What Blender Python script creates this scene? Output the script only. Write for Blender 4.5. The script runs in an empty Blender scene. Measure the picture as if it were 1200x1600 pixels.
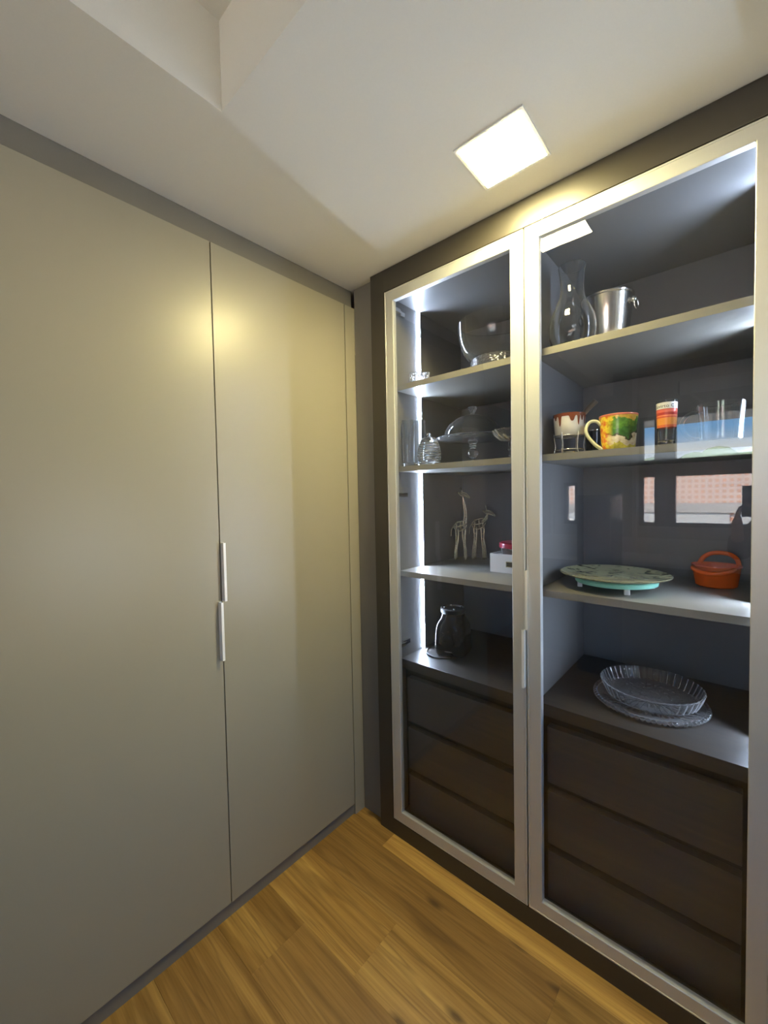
import bpy, bmesh, math, random
from mathutils import Vector, Matrix
random.seed(7)
PI = math.pi
SC = bpy.context.scene
COL = SC.collection

# ------------------------------------------------------------------ camera
F, YAW, PITCH, ROLL = 637.2966, 2.2939368, -0.0351306, -0.0189964
CAM = Vector((1.3585, -1.32875, 1.48947))
fwd = Vector((math.cos(PITCH)*math.cos(YAW), math.cos(PITCH)*math.sin(YAW), math.sin(PITCH)))
rgt = Vector((math.sin(YAW), -math.cos(YAW), 0))
upv = rgt.cross(fwd)
r2 = rgt*math.cos(ROLL) + upv*math.sin(ROLL)
u2 = upv*math.cos(ROLL) - rgt*math.sin(ROLL)
cd = bpy.data.cameras.new('camera'); cam = bpy.data.objects.new('camera', cd); COL.objects.link(cam)
cd.sensor_fit = 'HORIZONTAL'; cd.sensor_width = 36.0; cd.lens = F/1200*36.0
cd.clip_start = 0.01; cd.clip_end = 500
mw = Matrix((r2, u2, -fwd)).transposed().to_4x4(); mw.translation = CAM
cam.matrix_world = mw
SC.camera = cam

# ------------------------------------------------------------------ sky, sun, exposure
SKY = 8.2
w = bpy.data.worlds.new('sky'); SC.world = w; w.use_nodes = True
nt = w.node_tree; nt.nodes.clear()
wo = nt.nodes.new('ShaderNodeOutputWorld'); bg = nt.nodes.new('ShaderNodeBackground')
tc = nt.nodes.new('ShaderNodeTexCoord'); sp = nt.nodes.new('ShaderNodeSeparateXYZ'); cr = nt.nodes.new('ShaderNodeValToRGB')
cr.color_ramp.elements[0].position = 0.0; cr.color_ramp.elements[0].color = (.82, .90, .97, 1)
cr.color_ramp.elements[1].position = 0.75; cr.color_ramp.elements[1].color = (.16, .36, .78, 1)
e = cr.color_ramp.elements.new(0.082); e.color = (.80, .90, 1.0, 1)
e = cr.color_ramp.elements.new(0.12); e.color = (.26, .58, 1.0, 1)
e = cr.color_ramp.elements.new(0.22); e.color = (.13, .42, 1.0, 1)
nt.links.new(tc.outputs['Generated'], sp.inputs[0]); nt.links.new(sp.outputs['Z'], cr.inputs[0])
nt.links.new(cr.outputs[0], bg.inputs[0]); bg.inputs[1].default_value = SKY
nt.links.new(bg.outputs[0], wo.inputs[0])

sl = bpy.data.lights.new('sun', 'SUN'); sl.energy = 80.0; sl.angle = math.radians(0.6); sl.color = (1, .95, .86)
so = bpy.data.objects.new('sun', sl); COL.objects.link(so); so.location = (0, 5, 12)
so.rotation_euler = Vector((.35, -1, -.85)).to_track_quat('-Z', 'Y').to_euler()

vs = SC.view_settings
vs.view_transform = 'Standard'; vs.look = 'None'; vs.gamma = 1.0; vs.use_curve_mapping = False
vs.exposure = -0.15
LAMP_E = 255.0
LED_E = 300.0

# ------------------------------------------------------------------ materials
def mat(name, color, rough=.5, metal=0.0, spec=.5, coat=0.0):
    m = bpy.data.materials.new(name); m.use_nodes = True
    b = m.node_tree.nodes['Principled BSDF']
    b.inputs['Base Color'].default_value = (*color, 1); b.inputs['Roughness'].default_value = rough
    b.inputs['Metallic'].default_value = metal; b.inputs['Specular IOR Level'].default_value = spec
    b.inputs['Coat Weight'].default_value = coat
    return m
def N(m, t): return m.node_tree.nodes.new(t)
def L(m, a, b): m.node_tree.links.new(a, b)
def P(m): return m.node_tree.nodes['Principled BSDF']
def grain(m, scale=(400, 400, 400), strength=.05, var=.08, detail=3, dist=.001):
    """fine relief plus a slight variation of the colour"""
    c = N(m, 'ShaderNodeTexCoord'); mp = N(m, 'ShaderNodeMapping'); mp.inputs['Scale'].default_value = scale
    no = N(m, 'ShaderNodeTexNoise'); no.inputs['Scale'].default_value = 1; no.inputs['Detail'].default_value = detail
    L(m, c.outputs['Object'], mp.inputs[0]); L(m, mp.outputs[0], no.inputs['Vector'])
    bu = N(m, 'ShaderNodeBump'); bu.inputs['Strength'].default_value = strength; bu.inputs['Distance'].default_value = dist
    L(m, no.outputs[0], bu.inputs['Height']); L(m, bu.outputs[0], P(m).inputs['Normal'])
    mx = N(m, 'ShaderNodeMix'); mx.data_type = 'RGBA'
    col = P(m).inputs['Base Color'].default_value[:3]
    mx.inputs[6].default_value = (*[v*(1-var) for v in col], 1); mx.inputs[7].default_value = (*[min(1, v*(1+var)) for v in col], 1)
    L(m, no.outputs[0], mx.inputs[0]); L(m, mx.outputs[2], P(m).inputs['Base Color'])
    return m
M = {}
M['ward'] = grain(mat('greige laminate', (.335, .308, .238), .335), (900, 260, 900), .06, .03)
M['ward_dark'] = grain(mat('dark greige laminate', (.20, .185, .155), .5), (600, 300, 600), .05, .04)
M['filler'] = grain(mat('grey filler laminate', (.19, .18, .16), .45), (600, 600, 300), .05, .04)
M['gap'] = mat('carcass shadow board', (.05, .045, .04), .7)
M['frame'] = grain(mat('espresso laminate', (.034, .029, .022), .44, 0, .7), (500, 500, 500), .05, .06)
M['inside'] = grain(mat('graphite laminate', (.15, .148, .15), .42), (700, 700, 700), .06, .05)
M['shelf'] = grain(mat('taupe shelf laminate', (.20, .19, .165), .40), (300, 900, 900), .05, .05)
M['counter'] = grain(mat('dark brown board', (.036, .033, .030), .38), (120, 900, 900), .08, .15)
M['drawer'] = grain(mat('dark drawer front', (.050, .047, .045), .42), (500, 900, 900), .05, .08)
M['drawer_gap'] = mat('black recess', (.010, .009, .008), .6)
M['alu'] = grain(mat('satin aluminium', (.70, .71, .70), .46, .65), (900, 900, 60), .03, .03)
M['chrome'] = mat('polished steel', (.72, .71, .68), .12, 1.0)
M['steel'] = grain(mat('brushed steel', (.62, .60, .56), .22, 1.0), (40, 40, 900), .02, .04)
M['white_metal'] = mat('pale aluminium handle', (.90, .90, .89), .40, .15)
M['ceil'] = grain(mat('off white ceiling paint', (.90, .855, .745), .85), (250, 250, 250), .04, .02)
M['wall'] = grain(mat('taupe wall paint', (.30, .285, .255), .8), (200, 200, 200), .05, .02)
M['wall_light'] = grain(mat('pale grey wall paint', (.60, .59, .57), .8), (200, 200, 200), .05, .02)
M['darkwin'] = mat('dark window aluminium', (.055, .055, .06), .4)
M['white'] = mat('white lacquer', (.82, .82, .81), .35)
M['black_plastic'] = mat('glossy black plastic', (.006, .006, .008), .14, 0, .3)
M['black_matte'] = mat('matte black rubber', (.012, .012, .013), .5)
M['ceramic'] = mat('white glazed ceramic', (.80, .77, .70), .15)
M['glaze'] = mat('brown drip glaze', (.16, .045, .018), .12)
M['wire'] = mat('pale steel wire', (.75, .73, .70), .25, .9)
M['mint'] = mat('mint plastic', (.30, .72, .56), .3)
M['orange'] = mat('orange enamel', (.82, .125, .014), .2)
M['orange_in'] = mat('dark orange enamel', (.5, .07, .012), .25)
M['redlid'] = mat('wine red plastic', (.30, .015, .045), .3)
M['beadwire'] = mat('gold bead wire', (.72, .68, .50), .22, .8)
M['wood_dark'] = mat('dark wood stick', (.13, .10, .075), .4)
M['skin'] = mat('skin', (.50, .30, .21), .55)
M['shirt'] = mat('dark shirt cloth', (.035, .04, .05), .9)
M['jeans'] = mat('dark trousers', (.03, .035, .05), .9)
M['hair'] = mat('dark brown hair', (.03, .02, .014), .6)
M['fridge'] = mat('black glass fridge', (.012, .012, .010), .18)
M['concrete'] = grain(mat('pale street paving', (.36, .36, .35), .9), (5, 5, 5), .2, .2)
M['foliage'] = grain(mat('hill foliage', (.26, .33, .22), .9), (3, 3, 3), .3, .5)
M['lintel'] = mat('grey concrete band', (.30, .29, .28), .8)

def emit(name, color, e):
    m = bpy.data.materials.new(name); m.use_nodes = True; t = m.node_tree; t.nodes.clear()
    o = t.nodes.new('ShaderNodeOutputMaterial'); x = t.nodes.new('ShaderNodeEmission')
    x.inputs[0].default_value = (*color, 1); x.inputs[1].default_value = e; t.links.new(x.outputs[0], o.inputs[0]); return m
M['lamp'] = emit('warm lamp diffuser', (1, .85, .39), LAMP_E)
M['led'] = emit('cool led diffuser', (.62, .76, 1.0), LED_E)

def glass(name, color=(1, 1, 1), rough=0.0, ior=1.46, edge=.20):  # edge: white painted in at grazing angles as a bright outline sheen
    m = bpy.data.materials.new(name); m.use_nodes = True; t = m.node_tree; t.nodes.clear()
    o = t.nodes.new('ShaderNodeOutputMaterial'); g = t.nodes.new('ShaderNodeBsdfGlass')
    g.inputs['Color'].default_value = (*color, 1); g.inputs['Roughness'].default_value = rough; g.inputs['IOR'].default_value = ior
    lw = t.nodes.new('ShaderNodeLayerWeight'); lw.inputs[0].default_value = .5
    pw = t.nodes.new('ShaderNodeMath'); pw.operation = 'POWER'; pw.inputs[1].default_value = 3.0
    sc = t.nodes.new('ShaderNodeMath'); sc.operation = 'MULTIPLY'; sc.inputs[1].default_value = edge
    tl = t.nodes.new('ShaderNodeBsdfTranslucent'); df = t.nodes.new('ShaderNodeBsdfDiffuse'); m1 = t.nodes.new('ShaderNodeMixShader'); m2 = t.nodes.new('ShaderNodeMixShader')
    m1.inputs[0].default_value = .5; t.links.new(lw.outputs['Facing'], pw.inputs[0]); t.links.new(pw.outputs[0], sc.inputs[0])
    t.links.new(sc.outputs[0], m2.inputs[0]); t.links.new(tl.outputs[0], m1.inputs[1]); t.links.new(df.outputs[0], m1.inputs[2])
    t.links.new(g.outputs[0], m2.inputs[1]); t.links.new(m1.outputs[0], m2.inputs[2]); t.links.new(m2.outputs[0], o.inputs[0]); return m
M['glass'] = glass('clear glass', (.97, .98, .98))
def crystal():
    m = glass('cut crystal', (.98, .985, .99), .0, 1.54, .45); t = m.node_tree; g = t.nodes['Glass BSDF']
    vo = t.nodes.new('ShaderNodeTexVoronoi'); vo.inputs['Scale'].default_value = 150; c = t.nodes.new('ShaderNodeTexCoord'); t.links.new(c.outputs['Object'], vo.inputs['Vector'])
    bu = t.nodes.new('ShaderNodeBump'); bu.inputs['Strength'].default_value = .6; bu.inputs['Distance'].default_value = .003
    t.links.new(vo.outputs['Distance'], bu.inputs['Height']); t.links.new(bu.outputs[0], g.inputs['Normal']); return m
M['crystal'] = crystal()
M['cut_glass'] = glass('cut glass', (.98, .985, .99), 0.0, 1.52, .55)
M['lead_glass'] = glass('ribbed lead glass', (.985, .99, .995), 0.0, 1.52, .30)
def pane(name, r0, tint=(1, 1, 1)):
    """flat sheet of glass: transmits straight, reflects more at grazing angles"""
    m = bpy.data.materials.new(name); m.use_nodes = True; t = m.node_tree; t.nodes.clear()
    o = t.nodes.new('ShaderNodeOutputMaterial'); tr = t.nodes.new('ShaderNodeBsdfTransparent'); gl = t.nodes.new('ShaderNodeBsdfGlossy')
    tr.inputs[0].default_value = (*tint, 1); gl.inputs['Roughness'].default_value = 0.0; gl.inputs[0].default_value = (1, 1, 1, 1)
    lw = t.nodes.new('ShaderNodeLayerWeight'); lw.inputs[0].default_value = .5
    pw = t.nodes.new('ShaderNodeMath'); pw.operation = 'POWER'; pw.inputs[1].default_value = 5
    ml = t.nodes.new('ShaderNodeMath'); ml.operation = 'MULTIPLY_ADD'; ml.inputs[1].default_value = 1-r0; ml.inputs[2].default_value = r0
    mx = t.nodes.new('ShaderNodeMixShader')
    t.links.new(lw.outputs['Facing'], pw.inputs[0]); t.links.new(pw.outputs[0], ml.inputs[0]); t.links.new(ml.outputs[0], mx.inputs[0])
    t.links.new(tr.outputs[0], mx.inputs[1]); t.links.new(gl.outputs[0], mx.inputs[2]); t.links.new(mx.outputs[0], o.inputs[0]); return m
M['pane'] = pane('cabinet glass', .034)
M['winpane'] = pane('window glass', .03)

def wood():
    m = mat('oak plank', (.3, .17, .06), .42)
    c = N(m, 'ShaderNodeTexCoord'); oi = N(m, 'ShaderNodeObjectInfo')
    off = N(m, 'ShaderNodeVectorMath'); off.operation = 'SCALE'; off.inputs[0].default_value = (37.0, 11.0, 5.0)
    L(m, oi.outputs['Random'], off.inputs['Scale'])
    ad = N(m, 'ShaderNodeVectorMath'); ad.operation = 'ADD'; L(m, c.outputs['Object'], ad.inputs[0]); L(m, off.outputs[0], ad.inputs[1])
    # knots bend the grain
    kn = N(m, 'ShaderNodeMapping'); kn.inputs['Scale'].default_value = (2.6, 7, 1); L(m, ad.outputs[0], kn.inputs[0])
    vo = N(m, 'ShaderNodeTexVoronoi'); vo.voronoi_dimensions = '2D'; vo.inputs['Scale'].default_value = 1.0; L(m, kn.outputs[0], vo.inputs['Vector'])
    mp = N(m, 'ShaderNodeMapping'); mp.inputs['Scale'].default_value = (.7, 10, 1); L(m, ad.outputs[0], mp.inputs[0])
    n1 = N(m, 'ShaderNodeTexNoise'); n1.inputs['Scale'].default_value = 1.6; n1.inputs['Detail'].default_value = 5; n1.inputs['Distortion'].default_value = .7
    L(m, mp.outputs[0], n1.inputs['Vector'])
    mp2 = N(m, 'ShaderNodeMapping'); mp2.inputs['Scale'].default_value = (5, 150, 1); L(m, ad.outputs[0], mp2.inputs[0])
    n2 = N(m, 'ShaderNodeTexNoise'); n2.inputs['Scale'].default_value = 1.0; n2.inputs['Detail'].default_value = 4; n2.inputs['Distortion'].default_value = .4
    L(m, mp2.outputs[0], n2.inputs['Vector'])
    mp3 = N(m, 'ShaderNodeMapping'); mp3.inputs['Scale'].default_value = (.55, 9, 1); L(m, ad.outputs[0], mp3.inputs[0])
    n3 = N(m, 'ShaderNodeTexNoise'); n3.inputs['Scale'].default_value = 1.3; n3.inputs['Detail'].default_value = 2; n3.inputs['Distortion'].default_value = 1.0
    L(m, mp3.outputs[0], n3.inputs['Vector'])
    # narrow dark streaks where n3 crosses the middle
    s1 = N(m, 'ShaderNodeMath'); s1.operation = 'SUBTRACT'; s1.inputs[1].default_value = .5; L(m, n3.outputs[0], s1.inputs[0])
    s2 = N(m, 'ShaderNodeMath'); s2.operation = 'ABSOLUTE'; L(m, s1.outputs[0], s2.inputs[0])
    sr = N(m, 'ShaderNodeMapRange'); sr.inputs[1].default_value = 0.0; sr.inputs[2].default_value = .03; sr.inputs[3].default_value = .38; sr.inputs[4].default_value = 0
    L(m, s2.outputs[0], sr.inputs[0])
    ramp = N(m, 'ShaderNodeValToRGB')
    ramp.color_ramp.elements[0].position = .30; ramp.color_ramp.elements[0].color = (.22, .125, .036, 1)
    ramp.color_ramp.elements[1].position = .70; ramp.color_ramp.elements[1].color = (.52, .34, .115, 1)
    e = ramp.color_ramp.elements.new(.5); e.color = (.37, .225, .070, 1)
    L(m, n1.outputs[0], ramp.inputs[0])
    mx = N(m, 'ShaderNodeMix'); mx.data_type = 'RGBA'; mx.blend_type = 'MULTIPLY'; mx.inputs[0].default_value = .42
    fr = N(m, 'ShaderNodeValToRGB'); fr.color_ramp.elements[0].position = .34; fr.color_ramp.elements[0].color = (.62, .55, .45, 1)
    fr.color_ramp.elements[1].position = .62; fr.color_ramp.elements[1].color = (1.1, 1.1, 1.1, 1)
    L(m, n2.outputs[0], fr.inputs[0]); L(m, ramp.outputs[0], mx.inputs[6]); L(m, fr.outputs[0], mx.inputs[7])
    md = N(m, 'ShaderNodeMix'); md.data_type = 'RGBA'; md.inputs[7].default_value = (.11, .06, .022, 1)
    L(m, sr.outputs[0], md.inputs[0]); L(m, mx.outputs[2], md.inputs[6])
    kr = N(m, 'ShaderNodeMapRange'); kr.inputs[1].default_value = .03; kr.inputs[2].default_value = .12; kr.inputs[3].default_value = .85; kr.inputs[4].default_value = 0
    L(m, vo.outputs['Distance'], kr.inputs[0])
    kc = N(m, 'ShaderNodeSeparateColor'); L(m, vo.outputs['Color'], kc.inputs[0]); kg = N(m, 'ShaderNodeMath'); kg.operation = 'GREATER_THAN'; kg.inputs[1].default_value = .62; L(m, kc.outputs[0], kg.inputs[0])
    kx = N(m, 'ShaderNodeMath'); kx.operation = 'MULTIPLY'; L(m, kr.outputs[0], kx.inputs[0]); L(m, kg.outputs[0], kx.inputs[1])
    mk_ = N(m, 'ShaderNodeMix'); mk_.data_type = 'RGBA'; mk_.inputs[7].default_value = (.09, .05, .02, 1)
    L(m, kx.outputs[0], mk_.inputs[0]); L(m, md.outputs[2], mk_.inputs[6])
    tn = N(m, 'ShaderNodeMix'); tn.data_type = 'RGBA'; tn.blend_type = 'MULTIPLY'; tn.inputs[0].default_value = 1
    L(m, mk_.outputs[2], tn.inputs[6]); L(m, oi.outputs['Color'], tn.inputs[7]); L(m, tn.outputs[2], P(m).inputs['Base Color'])
    bu = N(m, 'ShaderNodeBump'); bu.inputs['Strength'].default_value = .15; bu.inputs['Distance'].default_value = .001
    L(m, n2.outputs[0], bu.inputs['Height']); L(m, bu.outputs[0], P(m).inputs['Normal'])
    return m
M['wood'] = wood()

def tiles():
    m = mat('orange brick facade', (.5, .3, .2), .85)
    c = N(m, 'ShaderNodeTexCoord'); mp = N(m, 'ShaderNodeMapping'); mp.inputs['Rotation'].default_value = (PI/2, 0, 0)
    br = N(m, 'ShaderNodeTexBrick'); br.offset = 0.0
    br.inputs['Color1'].default_value = (.62, .27, .16, 1); br.inputs['Color2'].default_value = (.50, .22, .14, 1); br.inputs['Mortar'].default_value = (.86, .70, .58, 1)
    br.inputs['Scale'].default_value = 1; br.inputs['Mortar Size'].default_value = .032; br.inputs['Brick Width'].default_value = .14; br.inputs['Row Height'].default_value = .14
    L(m, c.outputs['Object'], mp.inputs[0]); L(m, mp.outputs[0], br.inputs['Vector']); L(m, br.outputs[0], P(m).inputs['Base Color'])
    return m
M['tiles'] = tiles()
def shutter():
    m = mat('pale roller shutter', (.66, .64, .60), .6)
    c = N(m, 'ShaderNodeTexCoord'); wv = N(m, 'ShaderNodeTexWave'); wv.bands_direction = 'Z'; wv.inputs['Scale'].default_value = 3
    bu = N(m, 'ShaderNodeBump'); bu.inputs['Strength'].default_value = .6; bu.inputs['Distance'].default_value = .03
    L(m, c.outputs['Object'], wv.inputs['Vector']); L(m, wv.outputs[0], bu.inputs['Height']); L(m, bu.outputs[0], P(m).inputs['Normal']); return m
M['shutter'] = shutter()
def mugpaint():
    m = mat('painted landscape glaze', (.5, .5, .2), .15)
    c = N(m, 'ShaderNodeTexCoord'); s = N(m, 'ShaderNodeSeparateXYZ'); L(m, c.outputs['Object'], s.inputs[0])
    no = N(m, 'ShaderNodeTexNoise'); no.inputs['Scale'].default_value = 75; no.inputs['Detail'].default_value = 5; L(m, c.outputs['Object'], no.inputs['Vector'])
    nb = N(m, 'ShaderNodeTexNoise'); nb.inputs['Scale'].default_value = 26; nb.inputs['Detail'].default_value = 5; L(m, c.outputs['Object'], nb.inputs['Vector'])
    h = N(m, 'ShaderNodeMath'); h.operation = 'MULTIPLY_ADD'; h.inputs[1].default_value = .085; L(m, nb.outputs[0], h.inputs[0]); L(m, s.outputs['Z'], h.inputs[2])
    r = N(m, 'ShaderNodeValToRGB'); r.color_ramp.interpolation = 'CONSTANT'
    el = r.color_ramp.elements
    el[0].position = 0; el[0].color = (.50, .45, .06, 1)
    el[1].position = .33; el[1].color = (.62, .56, .42, 1)
    for p_, c_ in ((.50, (.06, .07, .03, 1)), (.55, (.05, .17, .03, 1)), (.80, (.10, .25, .03, 1)), (.92, (.62, .42, .06, 1)), (1.0, (.62, .40, .05, 1))):
        x = el.new(p_); x.color = c_
    mr = N(m, 'ShaderNodeMapRange'); mr.inputs[1].default_value = .03; mr.inputs[2].default_value = .150; L(m, h.outputs[0], mr.inputs[0]); L(m, mr.outputs[0], r.inputs[0])
    # yellow and orange flowers towards the handle side
    fl = N(m, 'ShaderNodeMapRange'); fl.inputs[1].default_value = -.025; fl.inputs[2].default_value = -.045; L(m, s.outputs['X'], fl.inputs[0])
    rr = N(m, 'ShaderNodeValToRGB'); rr.color_ramp.elements[0].color = (.75, .22, .02, 1); rr.color_ramp.elements[1].color = (.80, .55, .04, 1)
    rr.color_ramp.elements[0].position = .40; rr.color_ramp.elements[1].position = .55; L(m, no.outputs[0], rr.inputs[0])
    m1 = N(m, 'ShaderNodeMix'); m1.data_type = 'RGBA'; L(m, fl.outputs[0], m1.inputs[0]); L(m, r.outputs[0], m1.inputs[6]); L(m, rr.outputs[0], m1.inputs[7])
    m2 = N(m, 'ShaderNodeMix'); m2.data_type = 'RGBA'; m2.blend_type = 'OVERLAY'; m2.inputs[0].default_value = .95
    L(m, m1.outputs[2], m2.inputs[6]); L(m, no.outputs[0], m2.inputs[7]); L(m, m2.outputs[2], P(m).inputs['Base Color']); return m
M['mug'] = mugpaint()
def plateprint():
    m = mat('leaf printed glass plate', (.3, .3, .2), .08)
    c = N(m, 'ShaderNodeTexCoord'); mp = N(m, 'ShaderNodeMapping'); mp.inputs['Scale'].default_value = (14, 26, 10); mp.inputs['Rotation'].default_value = (0, 0, .5)
    no = N(m, 'ShaderNodeTexNoise'); no.inputs['Scale'].default_value = 1; no.inputs['Detail'].default_value = 3; no.inputs['Distortion'].default_value = 1.5
    L(m, c.outputs['Object'], mp.inputs[0]); L(m, mp.outputs[0], no.inputs['Vector'])
    r = N(m, 'ShaderNodeValToRGB'); r.color_ramp.elements[0].position = .36; r.color_ramp.elements[0].color = (.035, .045, .02, 1)
    r.color_ramp.elements[1].position = .47; r.color_ramp.elements[1].color = (.33, .32, .19, 1)
    L(m, no.outputs[0], r.inputs[0]); L(m, r.outputs[0], P(m).inputs['Base Color']); return m
M['plate'] = plateprint()
def beerlabel():
    m = mat('red and orange printed band', (.5, .1, .05), .3)
    c = N(m, 'ShaderNodeTexCoord'); s = N(m, 'ShaderNodeSeparateXYZ'); L(m, c.outputs['Object'], s.inputs[0])
    mr = N(m, 'ShaderNodeMapRange'); mr.inputs[1].default_value = .060; mr.inputs[2].default_value = .134; L(m, s.outputs['Z'], mr.inputs[0])
    r = N(m, 'ShaderNodeValToRGB'); r.color_ramp.interpolation = 'CONSTANT'; el = r.color_ramp.elements
    el[0].position = 0; el[0].color = (.60, .13, .05, 1); el[1].position = .10; el[1].color = (.75, .30, .06, 1)
    for p_, c_ in ((.38, (.60, .10, .05, 1)), (.44, (.78, .25, .14, 1)), (.49, (.42, .03, .02, 1)), (.60, (.70, .16, .11, 1)), (.70, (.55, .08, .06, 1)), (.74, (.80, .80, .78, 1))):
        x = el.new(p_); x.color = c_
    L(m, mr.outputs[0], r.inputs[0]); L(m, r.outputs[0], P(m).inputs['Base Color']); return m
M['label'] = beerlabel()
M['ink'] = mat('dark print', (.03, .035, .05), .5)

# ------------------------------------------------------------------ helpers
def box(bm, x0, x1, y0, y1, z0, z1, bev=0.0):
    vsn = [bm.verts.new(p) for p in ((x0,y0,z0),(x1,y0,z0),(x1,y1,z0),(x0,y1,z0),(x0,y0,z1),(x1,y0,z1),(x1,y1,z1),(x0,y1,z1))]
    fs = [bm.faces.new([vsn[i] for i in q]) for q in ((3,2,1,0),(4,5,6,7),(0,1,5,4),(1,2,6,5),(2,3,7,6),(3,0,4,7))]
    if bev > 0:
        es = {e for f in fs for e in f.edges}
        bmesh.ops.bevel(bm, geom=list(es), offset=bev, segments=2, affect='EDGES', profile=.6)
    return bm
def B(*a, **k): return box(bmesh.new(), *a, **k)
def lathe(bm, prof, seg=40, c=(0, 0, 0), rfun=None, closed=False):
    """revolve (r,z) points; r=0 ends become poles. rfun(r,z,a)->r makes flutes and scallops"""
    rings = []
    for r, z in prof:
        if r < 1e-6: rings.append([bm.verts.new((c[0], c[1], c[2]+z))])
        else:
            rg = []
            for i in range(seg):
                a = 2*PI*i/seg; rr = rfun(r, z, a) if rfun else r
                rg.append(bm.verts.new((c[0]+rr*math.cos(a), c[1]+rr*math.sin(a), c[2]+z)))
            rings.append(rg)
    pairs = list(zip(rings, rings[1:]))
    if closed: pairs.append((rings[-1], rings[0]))
    for A, Bq in pairs:
        for i in range(seg):
            j = (i+1) % seg
            if len(A) == 1 and len(Bq) == 1: continue
            if len(A) == 1: bm.faces.new((A[0], Bq[j], Bq[i]))
            elif len(Bq) == 1: bm.faces.new((A[i], A[j], Bq[0]))
            else: bm.faces.new((A[i], A[j], Bq[j], Bq[i]))
    return bm
def tube(bm, pts, r, seg=8, closed=False):
    pts = [Vector(p) for p in pts]; n = len(pts); rs = r if isinstance(r, (list, tuple)) else [r]*n
    rings = []; up = None
    for i, p in enumerate(pts):
        if closed: d = pts[(i+1) % n] - pts[i-1]
        else: d = pts[min(i+1, n-1)] - pts[max(i-1, 0)]
        d.normalize()
        if up is None:
            up = Vector((0, 0, 1)) if abs(d.z) < .9 else Vector((1, 0, 0))
        s = d.cross(up)
        if s.length < 1e-4: s = d.orthogonal()
        s.normalize(); up = s.cross(d).normalized()
        rings.append([bm.verts.new(p + (s*math.cos(2*PI*k/seg) + up*math.sin(2*PI*k/seg))*rs[i]) for k in range(seg)])
    for i in range(n if closed else n-1):
        A, Bq = rings[i], rings[(i+1) % n]
        for k in range(seg):
            j = (k+1) % seg; bm.faces.new((A[k], A[j], Bq[j], Bq[k]))
    if not closed:
        bm.faces.new(list(reversed(rings[0]))); bm.faces.new(rings[-1])
    return bm
def ball(bm, c, r, sc=(1, 1, 1), u=16, v=10):
    g = bmesh.ops.create_uvsphere(bm, u_segments=u, v_segments=v, radius=r)
    for q in g['verts']: q.co = Vector((q.co.x*sc[0], q.co.y*sc[1], q.co.z*sc[2])) + Vector(c)
    return bm
def smooth_path(pts, n=6, closed=False):
    pts = [Vector(p) for p in pts]; out = []; m = len(pts)
    for i in range(m if closed else m-1):
        a = pts[(i-1) % m] if closed or i > 0 else pts[0]; b = pts[i]; c = pts[(i+1) % m]; d = pts[(i+2) % m] if closed or i+2 < m else pts[-1]
        for k in range(n):
            t = k/n
            out.append(.5*((2*b)+(c-a)*t+(2*a-5*b+4*c-d)*t*t+(3*b-a-3*c+d)*t**3))
    if not closed: out.append(pts[-1])
    return out
def base_of(o):
    v = Vector((0, 0, 0))
    while o is not None: v += Vector(o.location); o = o.parent
    return v
def ob(name, bm, m, parent=None, world=False, smooth=False, label=None):
    if world and parent is not None: bmesh.ops.translate(bm, verts=bm.verts, vec=-base_of(parent))
    bmesh.ops.recalc_face_normals(bm, faces=bm.faces)
    me = bpy.data.meshes.new(name); bm.to_mesh(me); bm.free()
    if smooth is not False:
        for p_ in me.polygons: p_.use_smooth = True
        if smooth is not True: me.set_sharp_from_angle(angle=math.radians(smooth))
    me.materials.append(M[m])
    o = bpy.data.objects.new(name, me); COL.objects.link(o)
    if parent is not None: o.parent = parent
    if label: o['label'] = label
    return o
def thing(name, label, cat, loc=(0, 0, 0), rz=0, group=None):
    o = bpy.data.objects.new(name, None); COL.objects.link(o); o.empty_display_size = .05
    o.location = loc; o.rotation_euler = (0, 0, rz); o['label'] = label; o['category'] = cat
    if group: o['group'] = group
    return o
def tag(o, label, cat, group=None):
    o['label'] = label; o['category'] = cat
    if group: o['group'] = group
    return o
def struct(name, bm, m, parent=None, **k):
    o = ob(name, bm, m, parent, **k)
    if parent is None: o['kind'] = 'structure'
    return o

# ------------------------------------------------------------------ room shell
H, H2 = 2.45, 2.665
XL, XR, YF, YB = -.65, 2.45, -3.2, .64
floor = struct('floor', B(XL, XR, YF-.05, YB, -.12, -.012), 'gap')
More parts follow.
